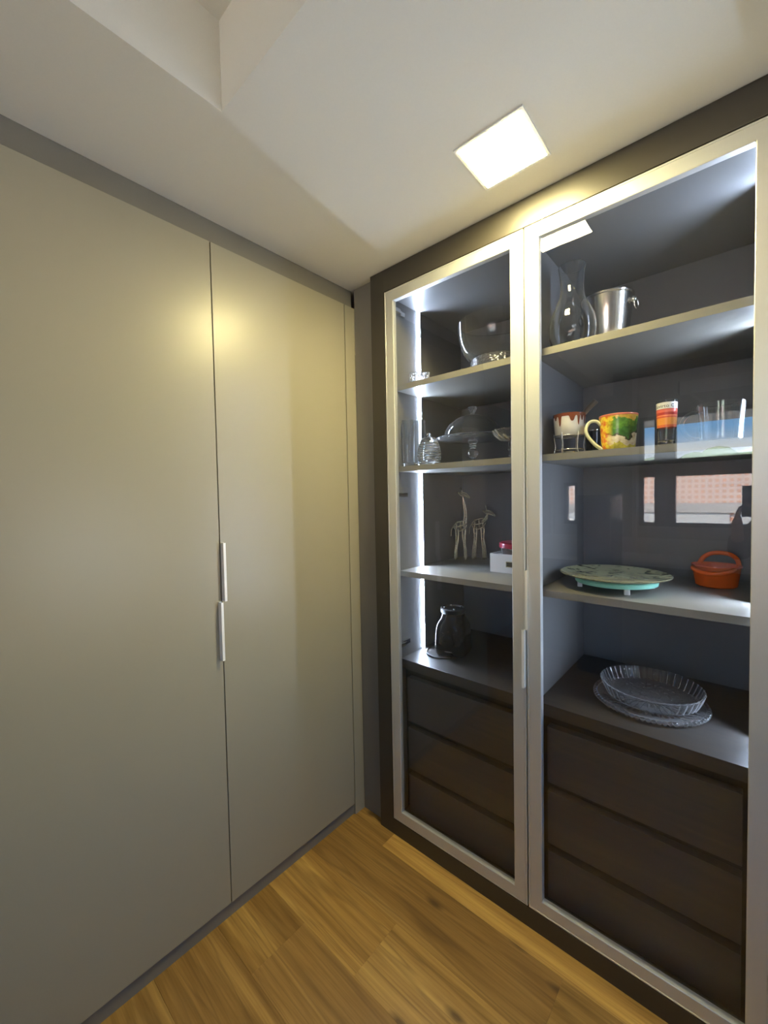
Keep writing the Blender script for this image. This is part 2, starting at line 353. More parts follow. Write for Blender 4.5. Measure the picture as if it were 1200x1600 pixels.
# oak planks, running along the cabinet
pl = bmesh.new(); box(pl, -.6, .6, -.1033, .1033, -.012, 0.0, .0011)
bmesh.ops.recalc_face_normals(pl, faces=pl.faces)
plank_me = bpy.data.meshes.new('plank'); pl.to_mesh(plank_me); pl.free(); plank_me.materials.append(M['wood'])
tints = {(0, 0): (.78, .72, .66), (0, 1): (1.22, 1.16, 1.0), (1, 0): (.80, .74, .68), (1, 1): (.82, .78, .70), (2, 0): (1.12, 1.06, .92), (2, 1): (1.02, .98, .9),
         (3, 0): (.98, .92, .76), (3, 1): (.92, .86, .78), (4, 0): (1.0, .95, .85), (4, 1): (.95, .9, .8)}
starts = [.21, -.245, .46, .212, -.05, .55, .12, -.3]
for k in range(16):
    y0 = -.08 - .2068*k
    yc = y0 - .1034 + .2068       # row 0 lies between -.08 and the cabinet
    if yc < YF: break
    s = starts[k % 8] - 2.4
    i = 0
    while s < XR + .1:
        xa, xb = s, s + 1.2
        s = xb
        if xb < XL + .1 or xa > XR - .05: continue
        o = bpy.data.objects.new('plank', plank_me); COL.objects.link(o); o.parent = floor
        o.location = ((xa+xb)/2, yc, 0)
        t = tints.get((k, i if xb > .1 else 9))
        if xb > .1: i += 1
        if t is None: g = random.uniform(.85, 1.1); t = (g, g*.96, g*.86)
        o.color = (*t, 1)
        x0c, x1c = max(xa, XL), min(xb, XR)
        if x1c-x0c < 1.19: o.scale.x = (x1c-x0c)/1.2; o.location.x = (x0c+x1c)/2
def prism(bm, poly, z0, z1):
    a = [bm.verts.new((x, y, z0)) for x, y in poly]; b = [bm.verts.new((x, y, z1)) for x, y in poly]; n = len(poly)
    for i in range(n): j = (i+1) % n; bm.faces.new((a[i], a[j], b[j], b[i]))
    bm.faces.new(list(reversed(a))); bm.faces.new(b); return bm
struct('ceiling', prism(bmesh.new(), [(XL, YF), (.383, YF), (.383, -.80), (XR, -.80), (XR, YB), (XL, YB)], H, H2+.02), 'ceil')
struct('ceiling_upper', B(XL-.1, XR+.1, YF-.12, YB+.1, H2, H2+.15), 'ceil').name = 'ceiling.001'
struct('wall_back', B(XL-.1, XR+.1, YB, YB+.1, -.1, H2+.02), 'wall')
struct('wall_left', B(XL-.1, XL, YF-.12, YB, -.1, H2+.02), 'wall')
wb = bmesh.new(); W3 = (-.86, -.10, .78, 1.44)
for a in ((YF-.12, W3[0], -.1, H2+.02), (W3[1], YB, -.1, H2+.02), (W3[0], W3[1], -.1, W3[2]), (W3[0], W3[1], W3[3], H2+.02)): box(wb, XR, XR+.1, *a)
struct('wall_right', wb, 'wall')
wb = bmesh.new()
for a in ((W3[0], W3[0]+.03, W3[2], W3[3]), (W3[1]-.03, W3[1], W3[2], W3[3]), (W3[0]+.03, W3[1]-.03, W3[2], W3[2]+.03), (W3[0]+.03, W3[1]-.03, W3[3]-.03, W3[3])): box(wb, XR+.03, XR+.07, *a)
w3 = struct('window_3', wb, 'darkwin')
ob('pane', B(XR+.048, XR+.052, W3[0]+.03, W3[1]-.03, W3[2]+.03, W3[3]-.03), 'winpane', w3)
# wall with the windows behind the camera
W1 = (.600, 1.92, 1.172, 2.205); W2 = (-.095, .050, 1.172, 1.612)
wb = bmesh.new()
xs = [XL, W2[0], W2[1], W1[0], W1[1], XR]; zs = [-.1, 1.172, 1.612, 2.205, H2+.02]
for i in range(5):
    for k in range(4):
        xa, xb, za, zb = xs[i], xs[i+1], zs[k], zs[k+1]
        if i == 3 and k in (1, 2): continue
        if i == 1 and k == 1: continue
        box(wb, xa, xb, YF-.12, YF, za, zb)
struct('wall_front', wb, 'wall_light')
def window(n, x0, x1, z0, z1, bars_x, bars_z, label):
    f = bmesh.new(); t = .035
    for a in ((x0, x0+t, z0, z1), (x1-t, x1, z0, z1), (x0+t, x1-t, z0, z0+t), (x0+t, x1-t, z1-t, z1)): box(f, a[0], a[1], YF-.09, YF-.03, a[2], a[3])
    for xa, xb in bars_x: box(f, xa, xb, YF-.09, YF+.01, z0+t, z1-t)
    xcuts = [x0+t] + [v for b_ in bars_x for v in b_] + [x1-t]
    for za, zb in bars_z:
        for q in range(0, len(xcuts), 2): box(f, xcuts[q], xcuts[q+1], YF-.09, YF-.02, za, zb)
    o = struct('window_%d' % n, f, 'darkwin')
    ob('pane', B(x0+t, x1-t, YF-.062, YF-.058, z0+t, z1-t), 'winpane', o)
    return o
window(1, *W1, [(.73, .89)], [(1.635, 1.795)], '')
window(2, *W2, [], [], '')
struct('trim_2', B(.555, .592, YF+.002, YF+.05, .92, H2-.001), 'white')
struct('trim_3', B(-.215, -.185, YF+.002, YF+.04, .92, 1.62), 'white')
# trim panel between wardrobe and glass cabinet
struct('trim_1', B(0.0, .131, .03, .06, 0, H), 'filler')

# ------------------------------------------------------------------ wardrobe (left)
wd = thing('wardrobe', 'tall built-in greige wardrobe with two plain doors filling the left wall', 'wardrobe', (-.3, -.65, 0))
ob('carcass', B(-.60, -.024, -1.29, .028, .055, 2.40), 'gap', wd, world=True)
ob('end_panel', B(-.02, 0.0, -.0318, .029, 0.0, 2.364, bev=.001), 'ward', wd, world=True)
ob('fascia', B(-.05, -.02, -1.29, .029, 2.366, 2.449), 'ward_dark', wd, world=True, label='darker strip between doors and ceiling')
ob('toe_kick', B(-.06, -.010, -1.29, -.033, 0.0, .054), 'ward_dark', wd, world=True, label='darker recessed strip at the floor')
for ya, yb, hz, hy in ((-.6495, -.0360, (1.142, 1.344), -.6495), (-1.2670, -.6528, (.938, 1.1395), -.6640)):
    d = ob('door', B(-.02, 0.0, ya, yb, .055, 2.364, bev=.0012), 'ward', wd, world=True)
    hb = bmesh.new()
    box(hb, 0.0, .003, hy, hy+.0112, hz[0], hz[1]); box(hb, .003, .021, hy, hy+.003, hz[0], hz[1]); box(hb, .018, .021, hy+.003, hy+.0085, hz[0], hz[1])
    ob('handle', hb, 'white_metal', d, world=True, label='slim pale metal edge pull')

# ------------------------------------------------------------------ display cabinet (right)
cb = thing('display_cabinet', 'dark tall display cabinet with two aluminium framed glass doors', 'cabinet', (.814, .3, 0))
X0, X1 = .131, 1.497
def cpart(name, m, *a, bev=.0008, parent=cb, label=None): return ob(name, B(*a, bev=bev), m, parent, world=True, label=label)
cpart('frame_stile', 'frame', X0, .2055, 0, .05, 0, H-.001); cpart('frame_stile', 'frame', 1.4225, X1, 0, .05, 0, H-.001)
cpart('frame_rail', 'frame', .2055, 1.4225, 0, .05, 2.3585, H-.001); cpart('plinth', 'frame', .2055, 1.4225, 0, .05, 0, .0700)
cpart('side_panel', 'inside', .205, .225, .050, .610, 0, 2.44); cpart('side_panel', 'inside', 1.403, 1.423, .050, .610, 0, 2.44)
cpart('door_stop', 'frame', .2055, .225, .024, .0500, .0705, 2.358); cpart('door_stop', 'frame', 1.403, 1.4225, .024, .0500, .0705, 2.358)
cpart('divider', 'inside', .797, .830, .030, .595, .089, 2.338)
cpart('back_panel', 'inside', .225, 1.403, .595, .610, .0705, 2.356)
cpart('top_panel', 'inside', .225, 1.403, .024, .595, 2.338, 2.356); cpart('bottom_panel', 'frame', .225, 1.403, .051, .595, .0705, .089)
for z0, z1 in ((1.950, 1.974), (1.601, 1.624), (1.1435, 1.167)):
    cpart('shelf', 'shelf', .2256, .7964, .055, .594, z0, z1); cpart('shelf', 'shelf', .8306, 1.4024, .055, .594, z0, z1)
for xa, xb, da, db in ((.2256, .7964, .257, .765), (.8306, 1.4024, .862, 1.364)):
    cpart('worktop', 'counter', xa, xb, .050, .594, .736, .777, label='dark board over the drawers')
    cpart('drawer_housing', 'drawer_gap', xa, xb, .085, .50, .090, .735)
    for z0, z1 in ((.505, .699), (.291, .475), (.095, .2645)):
        cpart('drawer', 'drawer', da, db, .055, .084, z0, z1, bev=.0015)
# led profiles: the light leaves the slanted face, the fin shades the back
def led(sx, x, z0, z1):
    a = bmesh.new()
    def tri(bm, pts, z0, z1):
        prism(bm, pts if sx > 0 else [(2*x-px, py) for px, py in pts][::-1], z0, z1)
    tri(a, [(x+.0005, .2105), (x+.0042, .2185), (x+.0042, .2195), (x+.0005, .2195)], z0, z1)
    o = ob('led_strip', a, 'led', cb, world=True, label='lit cool white strip light')
    b = bmesh.new(); tri(b, [(x+.0005, .220), (x+.010, .220), (x+.010, .2215), (x+.0005, .2215)], z0, z1)
    ob('led_profile', b, 'alu', o, world=True)
for z0, z1 in ((.7775, 1.143), (1.1675, 1.6005), (1.6245, 1.9495), (1.9745, 2.3375)):
    led(1, .225, z0, z1); led(-1, 1.403, z0, z1)
# glass doors
PROF = [(0, .021), (0, .0010), (.0008, 0), (.0048, 0), (.0056, .0016), (.0068, .0016), (.0076, .0002), (.0445, .0002), (.0460, .0012), (.0460, .021)]
def glass_door(x0, x1, z0, z1, hx, hz, hside):
    bm = bmesh.new(); loops = []
    for u, y in PROF: loops.append([bm.verts.new(p_) for p_ in ((x0+u, y, z0+u), (x1-u, y, z0+u), (x1-u, y, z1-u), (x0+u, y, z1-u))])
    n = len(loops)
    for i in range(n):
        A, Bq = loops[i], loops[(i+1) % n]
        for k in range(4): j = (k+1) % 4; bm.faces.new((A[k], A[j], Bq[j], Bq[k]))
    d = ob('door', bm, 'alu', cb, world=True, label='satin aluminium door frame')
    ob('glass_pane', B(x0+.044, x1-.044, .010, .014, z0+.044, z1-.044), 'pane', d, world=True, label='clear reflective glass')
    hb = bmesh.new(); box(hb, hx, hx+.0022, -.012, 0, hz[0], hz[1]); box(hb, min(hx, hx+hside*.006), max(hx+.0022, hx+hside*.006), -.0135, -.012, hz[0], hz[1])
    ob('handle', hb, 'white_metal', d, world=True, label='slim metal edge pull')
    return d
gd1 = glass_door(.2092, .8115, .0725, 2.3555, .8085, (.840, 1.037), -1)
gd2 = glass_door(.8160, 1.4190, .0725, 2.3555, .8165, (1.040, 1.238), 1)
for d, sx, xx in ((gd1, 1, .2256), (gd2, -1, 1.4024)):
    for z in (.845, 2.285, 1.50):
        if z == 1.50 and sx < 0: continue
        h = bmesh.new(); xa, xb = sorted((xx, xx+sx*.012)); box(h, xa, xb, .052, .105, z-.010, z+.010, .002)
        xa, xb = sorted((xx+sx*.012, xx+sx*.020)); box(h, xa, xb, .058, .072, z-.006, z+.006)
        xa, xb = sorted((xx+sx*.006, xx+sx*.026)); box(h, xa, xb, .0225, .056, z-.008, z+.008, .002)
        ob('hinge', h, 'chrome', d, world=True, label='steel hinge')

# ------------------------------------------------------------------ ceiling lamp
lp = thing('ceiling_light', 'square warm white recessed ceiling light, lit, near the cabinet top', 'light', (.843, -.215, 2.45))
fr = bmesh.new()
for a in ((-.099, -.0905, -.0985, .0985), (.0905, .099, -.0985, .0985), (-.0905, .0905, -.0985, -.090), (-.0905, .0905, .090, .0985)): box(fr, a[0], a[1], a[2], a[3], -.004, -.0002)
ob('trim_frame', fr, 'white', lp)
ob('diffuser', B(-.0903, .0903, -.0898, .0898, -.005, -.0004, bev=.002), 'lamp', lp, label='glowing warm white panel')

# ------------------------------------------------------------------ things on the shelves, left side
S1, S2, S3, S4 = 1.9742, 1.6242, 1.1672, .7772
def G(name, label, cat, loc, prof, m='glass', seg=48, rfun=None, rz=0, part='body', group=None, closed=True):
    t = thing(name, label, cat, loc, rz, group)
    ob(part, lathe(bmesh.new(), prof, seg, rfun=rfun, closed=closed), m, t, smooth=40)
    return t
def shell(outer, th, floor_th):
    """closed profile of a thin vessel from its outer (r,z) line"""
    inn = [(max(r-th, .001), max(z, floor_th)) for r, z in outer if z >= floor_th]
    return [(0, outer[0][1])] + outer + [(r, z) for r, z in reversed(inn)] + [(0, floor_th)]
# punch bowl on a ribbed foot
t = thing('glass_bowl', 'large clear glass bowl on a short ribbed foot, top left shelf', 'bowl', (.612, .222, S1))
out = [(.100, .062), (.118, .072), (.134, .095), (.146, .125), (.152, .160), (.154, .205)]
ob('bowl', lathe(bmesh.new(), [(0, .062)] + out + [(.151, .206), (.149, .160), (.142, .126), (.130, .098), (.112, .078), (.09, .070), (0, .069)], 56), 'glass', t, smooth=50)
ob('foot', lathe(bmesh.new(), [(.104, 0), (.104, .055), (.099, .061), (.094, .055), (.098, 0)], 96, rfun=lambda r, z, a: r*(1+.010*math.cos(32*a)), closed=True), 'crystal', t, smooth=50)
# square crystal dish
t = thing('square_dish', 'small square cut crystal dish in the left corner of top shelf', 'dish', (.292, .128, S1), math.radians(40))
bm = bmesh.new(); hs = .040
def sq(bm, h, z): return [bm.verts.new((sx*h, sy*h, z)) for sx, sy in ((-1, -1), (1, -1), (1, 1), (-1, 1))]
R_ = [sq(bm, h, z) for h, z in ((.034, 0), (.041, .012), (.040, .030), (.043, .045), (.036, .045), (.032, .014))]
for A, Bq in zip(R_, R_[1:]):
    for k in range(4): bm.faces.new((A[k], A[(k+1) % 4], Bq[(k+1) % 4], Bq[k]))
bm.faces.new(R_[0][::-1]); bm.faces.new(R_[-1]); ob('body', bm, 'crystal', t)
# two straight glasses
for (x, y), lab in (((.254, .092), 'straight clear tumbler nearest the left side panel'), ((.281, .138), 'straight clear tumbler between led strip and honey jar')):
    G('glass_tumbler', lab, 'glass', (x, y, S2), [(0, .001), (.0255, 0), (.0265, .004), (.0268, .198), (.0262, .2), (.0252, .198), (.0245, .014), (0, .012)], seg=32, group='tall tumblers')
# honey jar
t = thing('honey_jar', 'ribbed crystal beehive jar with round lid knob', 'jar', (.354, .106, S2))
def hive(z): return .050*math.sqrt(max(.02, 1-((z-.035)/.095)**2)) if z > .035 else .044+.006*z/.035
pr = [(0, 0), (.042, .0005)]; n = 9
for i in range(n):
    z0 = .004 + i*.0098; pr += [(hive(z0)-.0034, z0), (hive(z0+.0030)+.0010, z0+.0022), (hive(z0+.0060)+.0010, z0+.0072)]
pr += [(hive(.093)-.002, .0925)]
inn = [(max(.01, hive(z)-.007), z) for z in (.092, .075, .055, .035, .010)]
ob('body', lathe(bmesh.new(), pr + inn + [(0, .009)], 48, rfun=lambda r, z, a: r*(1+.022*abs(math.cos(4*a))**3)), 'lead_glass', t, smooth=30)
ob('lid', lathe(bmesh.new(), [(0, .093), (hive(.093)-.0005, .0932), (hive(.100), .100), (hive(.108), .108), (hive(.114), .113), (.010, .116), (.006, .119), (.010, .125), (.0095, .131), (.005, .1345), (0, .135)], 40, rfun=lambda r, z, a: r*(1+.03*abs(math.cos(4*a))**3)), 'lead_glass', t, smooth=40)
# covered cake stand
t = thing('cake_stand', 'footed glass cake stand with clear dome and crown knob', 'cake stand', (.438, .33, S2))
scal = lambda r, z, a: r*(1+.022*math.cos(30*a)) if r > .15 else r
ob('plate', lathe(bmesh.new(), [(0, .112), (.03, .112), (.120, .118), (.160, .122), (.164, .128), (.160, .131), (.120, .126), (.03, .121), (0, .121)], 120, rfun=scal), 'lead_glass', t, smooth=40)
ob('stem', lathe(bmesh.new(), [(0, 0), (.052, 0), (.050, .006), (.020, .012), (.010, .022), (.009, .034), (.019, .044), (.024, .058), (.020, .072), (.011, .080), (.013, .086), (.018, .090), (.014, .098), (.022, .1115), (0, .1115)], 40, rfun=lambda r, z, a: r*(1+.05*math.cos(8*a)) if z > .03 else r), 'lead_glass', t, smooth=40)
dm = [(.128*math.cos(a), .132+.098*math.sin(a)) for a in [i*PI/2/12 for i in range(12)]]
ob('dome', lathe(bmesh.new(), dm + [(.006, .2295), (.006, .227)] + [(r*.975, .132+(z-.132)*.972) for r, z in reversed(dm)], 56, closed=True), 'glass', t, smooth=50)
ob('knob', lathe(bmesh.new(), [(0, .230), (.013, .231), (.009, .236), (.012, .245), (.020, .262), (.018, .266), (.010, .258), (0, .257)], 40, rfun=lambda r, z, a: r*(1+.10*math.cos(8*a)) if z > .24 else r), 'lead_glass', t, smooth=40)
# footed sweet dish, half hidden by the door frame
t = thing('footed_dish', 'small footed cut crystal dish beside the cake stand', 'dish', (.692, .165, S2))
ob('bowl', lathe(bmesh.new(), [(0, .070), (.012, .070), (.040, .076), (.058, .092), (.068, .112), (.065, .114), (.052, .096), (.035, .083), (0, .078)], 72, rfun=lambda r, z, a: r*(1+.05*math.cos(12*a)) if r > .03 else r), 'lead_glass', t, smooth=40)
ob('stem', lathe(bmesh.new(), [(0, 0), (.034, 0), (.032, .005), (.010, .012), (.007, .030), (.012, .040), (.007, .050), (.010, .0695), (0, .0695)], 32), 'lead_glass', t, smooth=40)
# two wire giraffes
def giraffe(label, loc, rz, h, head):
    t = thing('giraffe_figurine', label, 'figurine', loc, rz, 'wire giraffe figurines')
    s = h/.345; r = .0026
    # +x is the way it looks
    legs = [(-.030, -.012), (-.022, .012), (.020, -.012), (.028, .012)]
    for i, (lx, ly) in enumerate(legs):
        bm = bmesh.new(); tx = -.018 if i < 2 else .016
        for o_ in (-.003, .003):
            tube(bm, smooth_path([((lx+o_)*s, ly*s, .002), ((lx*.9+o_)*s, ly*s, .05*s), ((tx+o_*1.6)*s, ly*.9*s, .10*s), ((tx+o_*2.6)*s, ly*.7*s, .155*s)], 4), r, 6)
        for k in range(6): ball(bm, ((lx+(tx-lx)*k/7)*s, ly*s, (.012+.022*k)*s), .0036, u=8, v=6)
        ob('leg', bm, 'beadwire', t, smooth=True)
    bm = bmesh.new()
    for k in range(6):
        a = PI*2*k/6
        tube(bm, smooth_path([(-.034*s, .004*math.cos(a)*s, (.168+.004*math.sin(a))*s), (-.018*s, .017*math.cos(a)*s, (.165+.024*math.sin(a))*s), (.012*s, .017*math.cos(a)*s, (.172+.026*math.sin(a))*s), (.032*s, .006*math.cos(a)*s, (.185+.012*math.sin(a))*s)], 4), r*.8, 5)
    for q in (-.02, 0, .018):
        tube(bm, [(q*s, .017*s*math.cos(b_), (.168+.025*math.sin(b_))*s) for b_ in [i*2*PI/12 for i in range(12)]], r*.8, 5, closed=True)
    tube(bm, smooth_path([(-.034*s, 0, .168*s), (-.044*s, 0, .15*s), (-.046*s, 0, .12*s)], 4), r*.7, 5)
    ob('body', bm, 'beadwire', t, smooth=True)
    bm = bmesh.new(); tx, tz = head
    for k in range(4):
        a = PI*2*k/4+.4
        tube(bm, smooth_path([(.020*s+.010*s*math.cos(a), .010*s*math.sin(a), .180*s), ((.030+.2*(tx-.03))*s+.007*s*math.cos(a), .007*s*math.sin(a), (.18+.35*(tz-.18))*s), ((.03+.6*(tx-.03))*s+.005*s*math.cos(a), .005*s*math.sin(a), (.18+.72*(tz-.18))*s), (tx*s, .003*s*math.sin(a), tz*s)], 5), r*.9, 5)
    for k in range(9): q = k/9; ball(bm, ((.03+q*(tx-.03))*s, .004*s, (.19+q*(tz-.19))*s), .0038, u=8, v=6)
    ob('neck', bm, 'beadwire', t, smooth=True)
    bm = bmesh.new()
    for k in range(5):
        a = PI*2*k/5
        tube(bm, smooth_path([((tx-.012)*s, .006*s*math.cos(a), (tz+.008+.008*math.sin(a))*s), ((tx+.012)*s, .010*s*math.cos(a), (tz+.006+.010*math.sin(a))*s), ((tx+.036)*s, .003*s*math.cos(a), (tz-.010+.004*math.sin(a))*s)], 4), r*.8, 5)
    for sy in (-1, 1):
        tube(bm, [((tx-.004)*s, sy*.006*s, (tz+.014)*s), ((tx-.008)*s, sy*.009*s, (tz+.036)*s)], r, 6); ball(bm, ((tx-.008)*s, sy*.009*s, (tz+.038)*s), .003*s, u=8, v=6)
        tube(bm, smooth_path([((tx-.010)*s, sy*.008*s, (tz+.010)*s), ((tx-.024)*s, sy*.022*s, (tz+.018)*s), ((tx-.012)*s, sy*.012*s, (tz+.004)*s)], 4), r*.8, 5)
    ob('head', bm, 'beadwire', t, smooth=True)
giraffe('taller gold wire giraffe standing at the left, behind the white box', (.288, .465, S3), math.radians(38), .352, (.012, .318))
giraffe('smaller gold wire giraffe with lowered head beside the taller one', (.352, .540, S3), math.radians(25), .370, (.040, .215))
# white box with label holder
t = thing('storage_box', 'white box with a small brass label holder on its front', 'box', (.672, .375, S3))
bm = bmesh.new()
box(bm, -.120, .105, -.115, .115, 0, .004)
for a in ((-.120, .105, -.115, -.111), (-.120, .105, .111, .115), (-.120, -.116, -.111, .111), (.101, .105, -.111, .111)): box(bm, *a, .004, .078)
box(bm, -.116, .101, -.111, .111, .066, .070)
ob('body', bm, 'white', t)
bm = bmesh.new()
for a in ((-.048, .03, .046, .049), (-.048, .03, .026, .029), (-.048, -.045, .029, .046), (.027, .03, .029, .046)): box(bm, a[0], a[1], -.118, -.1152, a[2], a[3])
lh = ob('label_holder', bm, 'beadwire', t, label='small brass frame')
ob('card', B(-.045, .027, -.1165, -.1152, .029, .046), 'wood_dark', lh)
t = thing('food_container', 'round clear food container with wine red lid on the white box', 'container', (.642, .338, S3+.0702))
ob('body', lathe(bmesh.new(), [(0, 0), (.062, 0), (.066, .004), (.070, .030), (.068, .030), (.063, .006), (0, .004)], 48), 'cut_glass', t, smooth=40)
ob('lid', lathe(bmesh.new(), [(.0675, .0305), (.076, .031), (.0775, .036), (.0765, .050), (.070, .0535), (.045, .054), (0, .052), (0, .047), (.066, .047), (.0705, .043)], 48, closed=False), 'redlid', t, smooth=40)
# blender base
t = thing('blender_base', 'glossy black kitchen blender base with round dial, no jug', 'blender', (.364, .262, S4), math.radians(14))
def rsq(bm, h, z, n=40, p=4.0, c=(0, 0)):
    o_ = []
    for i in range(n):
        a = 2*PI*i/n; ca, sa = math.cos(a), math.sin(a); k = h/((abs(ca)**p+abs(sa)**p)**(1/p)); o_.append(bm.verts.new((c[0]+k*ca, c[1]+k*sa, z)))
    return o_
def loft(bm, rings, cap=True):
    for A, Bq in zip(rings, rings[1:]):
        for k in range(len(A)): j = (k+1) % len(A); bm.faces.new((A[k], A[j], Bq[j], Bq[k]))
    if cap: bm.faces.new(rings[0][::-1]); bm.faces.new(rings[-1])
    return bm
bm = bmesh.new()
loft(bm, [rsq(bm, h, z, p=p_) for h, z, p_ in ((.070, .004, 5), (.073, .012, 5), (.072, .060, 5), (.069, .110, 5), (.066, .132, 4), (.060, .150, 3.2), (.055, .160, 2.7), (.053, .170, 2.3), (.052, .182, 2.1))])
ob('motor_housing', bm, 'black_plastic', t, smooth=35)
bm = bmesh.new(); lathe(bm, [(0, .182), (.053, .182), (.056, .186), (.056, .202), (.051, .205), (.048, .198), (.030, .194), (0, .194)], 40)
for k in range(4): a = k*PI/2+.5; ball(bm, (.038*math.cos(a), .038*math.sin(a), .204), .006, u=8, v=6)
ob('coupling_ring', bm, 'black_matte', t, smooth=40)
bm = bmesh.new()
lathe(bm, [(0, 0), (.030, 0), (.031, .002), (.0265, .003), (.0255, .014), (.023, .016), (0, .016)], 40); bmesh.ops.rotate(bm, verts=bm.verts, cent=(0, 0, 0), matrix=Matrix.Rotation(PI/2, 3, 'X'))
bmesh.ops.translate(bm, verts=bm.verts, vec=(0, -.0725, .074)); ob('dial', bm, 'black_plastic', t, smooth=40)
for k in range(7):
    a = math.radians(-30+40*k); ob('dial_mark', B(.038*math.cos(a)-.0025, .038*math.cos(a)+.0025, -.0725, -.0712, .074+.038*math.sin(a)-.001, .074+.038*math.sin(a)+.001), 'wire', t)
ob('badge', B(-.016, .016, -.0738, -.0722, .020, .0245), 'wire', t, label='small pale badge')
for sx in (-1, 1):
    for sy in (-1, 1): ob('rubber_foot', lathe(bmesh.new(), [(0, 0), (.010, 0), (.010, .0045), (0, .0045)], 12, c=(sx*.05, sy*.05, 0)), 'black_matte', t)
ob('power_cord', tube(bmesh.new(), smooth_path([(-.05, .060, .012), (-.085, .055, .006), (-.112, .02, .0035), (-.115, -.03, .0035), (-.095, -.085, .0035), (-.050, -.108, .0035), (0, -.094, .0035), (.02, -.082, .0035)], 6), .0032, 8), 'black_matte', t, smooth=True)

# ------------------------------------------------------------------ things on the shelves, right side
t = thing('glass_vase', 'clear waisted glass vase in front of the steel bucket', 'vase', (.914, .162, S1))
o_ = [(.054, 0), (.066, .018), (.0740, .055), (.0745, .085), (.069, .118), (.053, .152), (.0405, .182), (.0365, .203), (.0365, .232), (.0395, .262), (.0435, .285)]
ob('body', lathe(bmesh.new(), shell(o_, .0028, .008), 56), 'glass', t, smooth=50)
t = thing('ice_bucket', 'brushed steel ice bucket with ring handles behind the vase', 'bucket', (.985, .33, S1), math.radians(-10))
o_ = [(.056, 0), (.060, .004), (.080, .205), (.0835, .207), (.084, .212), (.081, .213), (.0785, .206), (.058, .008), (0, .006)]
ob('body', lathe(bmesh.new(), [(0, 0)] + o_, 56), 'steel', t, smooth=40)
for sx in (-1, 1):
    bm = bmesh.new(); ball(bm, (sx*.086, 0, .180), .010, u=12, v=8)
    mount = ob('handle_mount', bm, 'chrome', t, smooth=True)
    ob('ring', tube(bmesh.new(), [(sx*.093, .017*math.sin(a), .164+.017*math.cos(a)) for a in [k*2*PI/20 for k in range(20)]], .0022, 8, closed=True), 'chrome', mount, smooth=True)
# fondue set
t = thing('fondue_set', 'white fondue pot with brown drip glaze on a wire stand', 'fondue set', (.897, .185, S2), math.radians(0))
ob('pot', lathe(bmesh.new(), [(0, .070), (.044, .070), (.047, .074), (.050, .110), (.0525, .141), (.051, .1425), (.049, .140), (.0455, .078), (0, .075)], 48), 'ceramic', t, smooth=40)
DRIPS = [(-127, .012, .10), (-107, .034, .085), (-63, .018, .15), (-40, .032, .07), (-25, .016, .08), (-8, .028, .09), (30, .02, .1), (75, .03, .09), (120, .02, .12), (165, .03, .1), (200, .015, .1)]
bm = bmesh.new(); seg = 160; top, bot = [], []
for i in range(seg):
    a = 2*PI*i/seg; dz = .011
    for da, ln, wd_ in DRIPS:
        q = (a-math.radians(da)+PI) % (2*PI)-PI; dz = max(dz, .011+ln*math.exp(-(q/wd_)**4))
    zb = .1428-dz; rb = .0508+.0025*(zb-.075)/.066*.9
    top.append(bm.verts.new((.0530*math.cos(a), .0530*math.sin(a), .1430))); bot.append(bm.verts.new(((rb+.0006)*math.cos(a), (rb+.0006)*math.sin(a), zb)))
inr = [bm.verts.new((.0485*math.cos(2*PI*i/seg), .0485*math.sin(2*PI*i/seg), .1425)) for i in range(seg)]
for i in range(seg):
    j = (i+1) % seg; bm.faces.new((bot[i], bot[j], top[j], top[i])); bm.faces.new((top[i], top[j], inr[j], inr[i]))
ob('drip_glaze', bm, 'glaze', t, smooth=60, label='glossy brown drips running down the rim')
st = bmesh.new()
for rz_, z in ((.050, .068), (.046, .020)): tube(st, [(rz_*math.cos(a), rz_*math.sin(a), z) for a in [k*2*PI/32 for k in range(32)]], .0018, 6, closed=True)
std = ob('stand', st, 'wire', t, smooth=True, label='pale wire stand')
for k in range(6):
    a = k*PI/3+.35
    ob('leg', tube(bmesh.new(), smooth_path([(.051*math.cos(a), .051*math.sin(a), .078), (.049*math.cos(a), .049*math.sin(a), .060), (.045*math.cos(a), .045*math.sin(a), .030), (.053*math.cos(a), .053*math.sin(a), .0018)], 4), .0019, 6), 'wire', std, smooth=True)
ob('burner_cup', lathe(bmesh.new(), [(0, .0002), (.020, .0002), (.022, .014), (.019, .014), (.017, .006), (0, .006)], 24), 'chrome', t, smooth=40)
ob('handle', tube(bmesh.new(), [(.035, .005, .128), (.060, .003, .155), (.086, 0, .178)], [.0065, .0085, .0095], 10), 'wood_dark', t, smooth=40, label='dark stick handle')
# small dark cup behind the mug handle
t = thing('dark_cup', 'small black glossy cup behind the painted mug handle', 'cup', (.932, .35, S2))
ob('body', lathe(bmesh.new(), [(0, 0), (.020, 0), (.023, .003), (.026, .095), (.025, .098), (.0235, .095), (.020, .006), (0, .005)], 32), 'black_plastic', t, smooth=40)
ob('rim', lathe(bmesh.new(), [(.0245, .0985), (.027, .099), (.027, .102), (.0245, .102)], 32, closed=True), 'chrome', t, smooth=40)
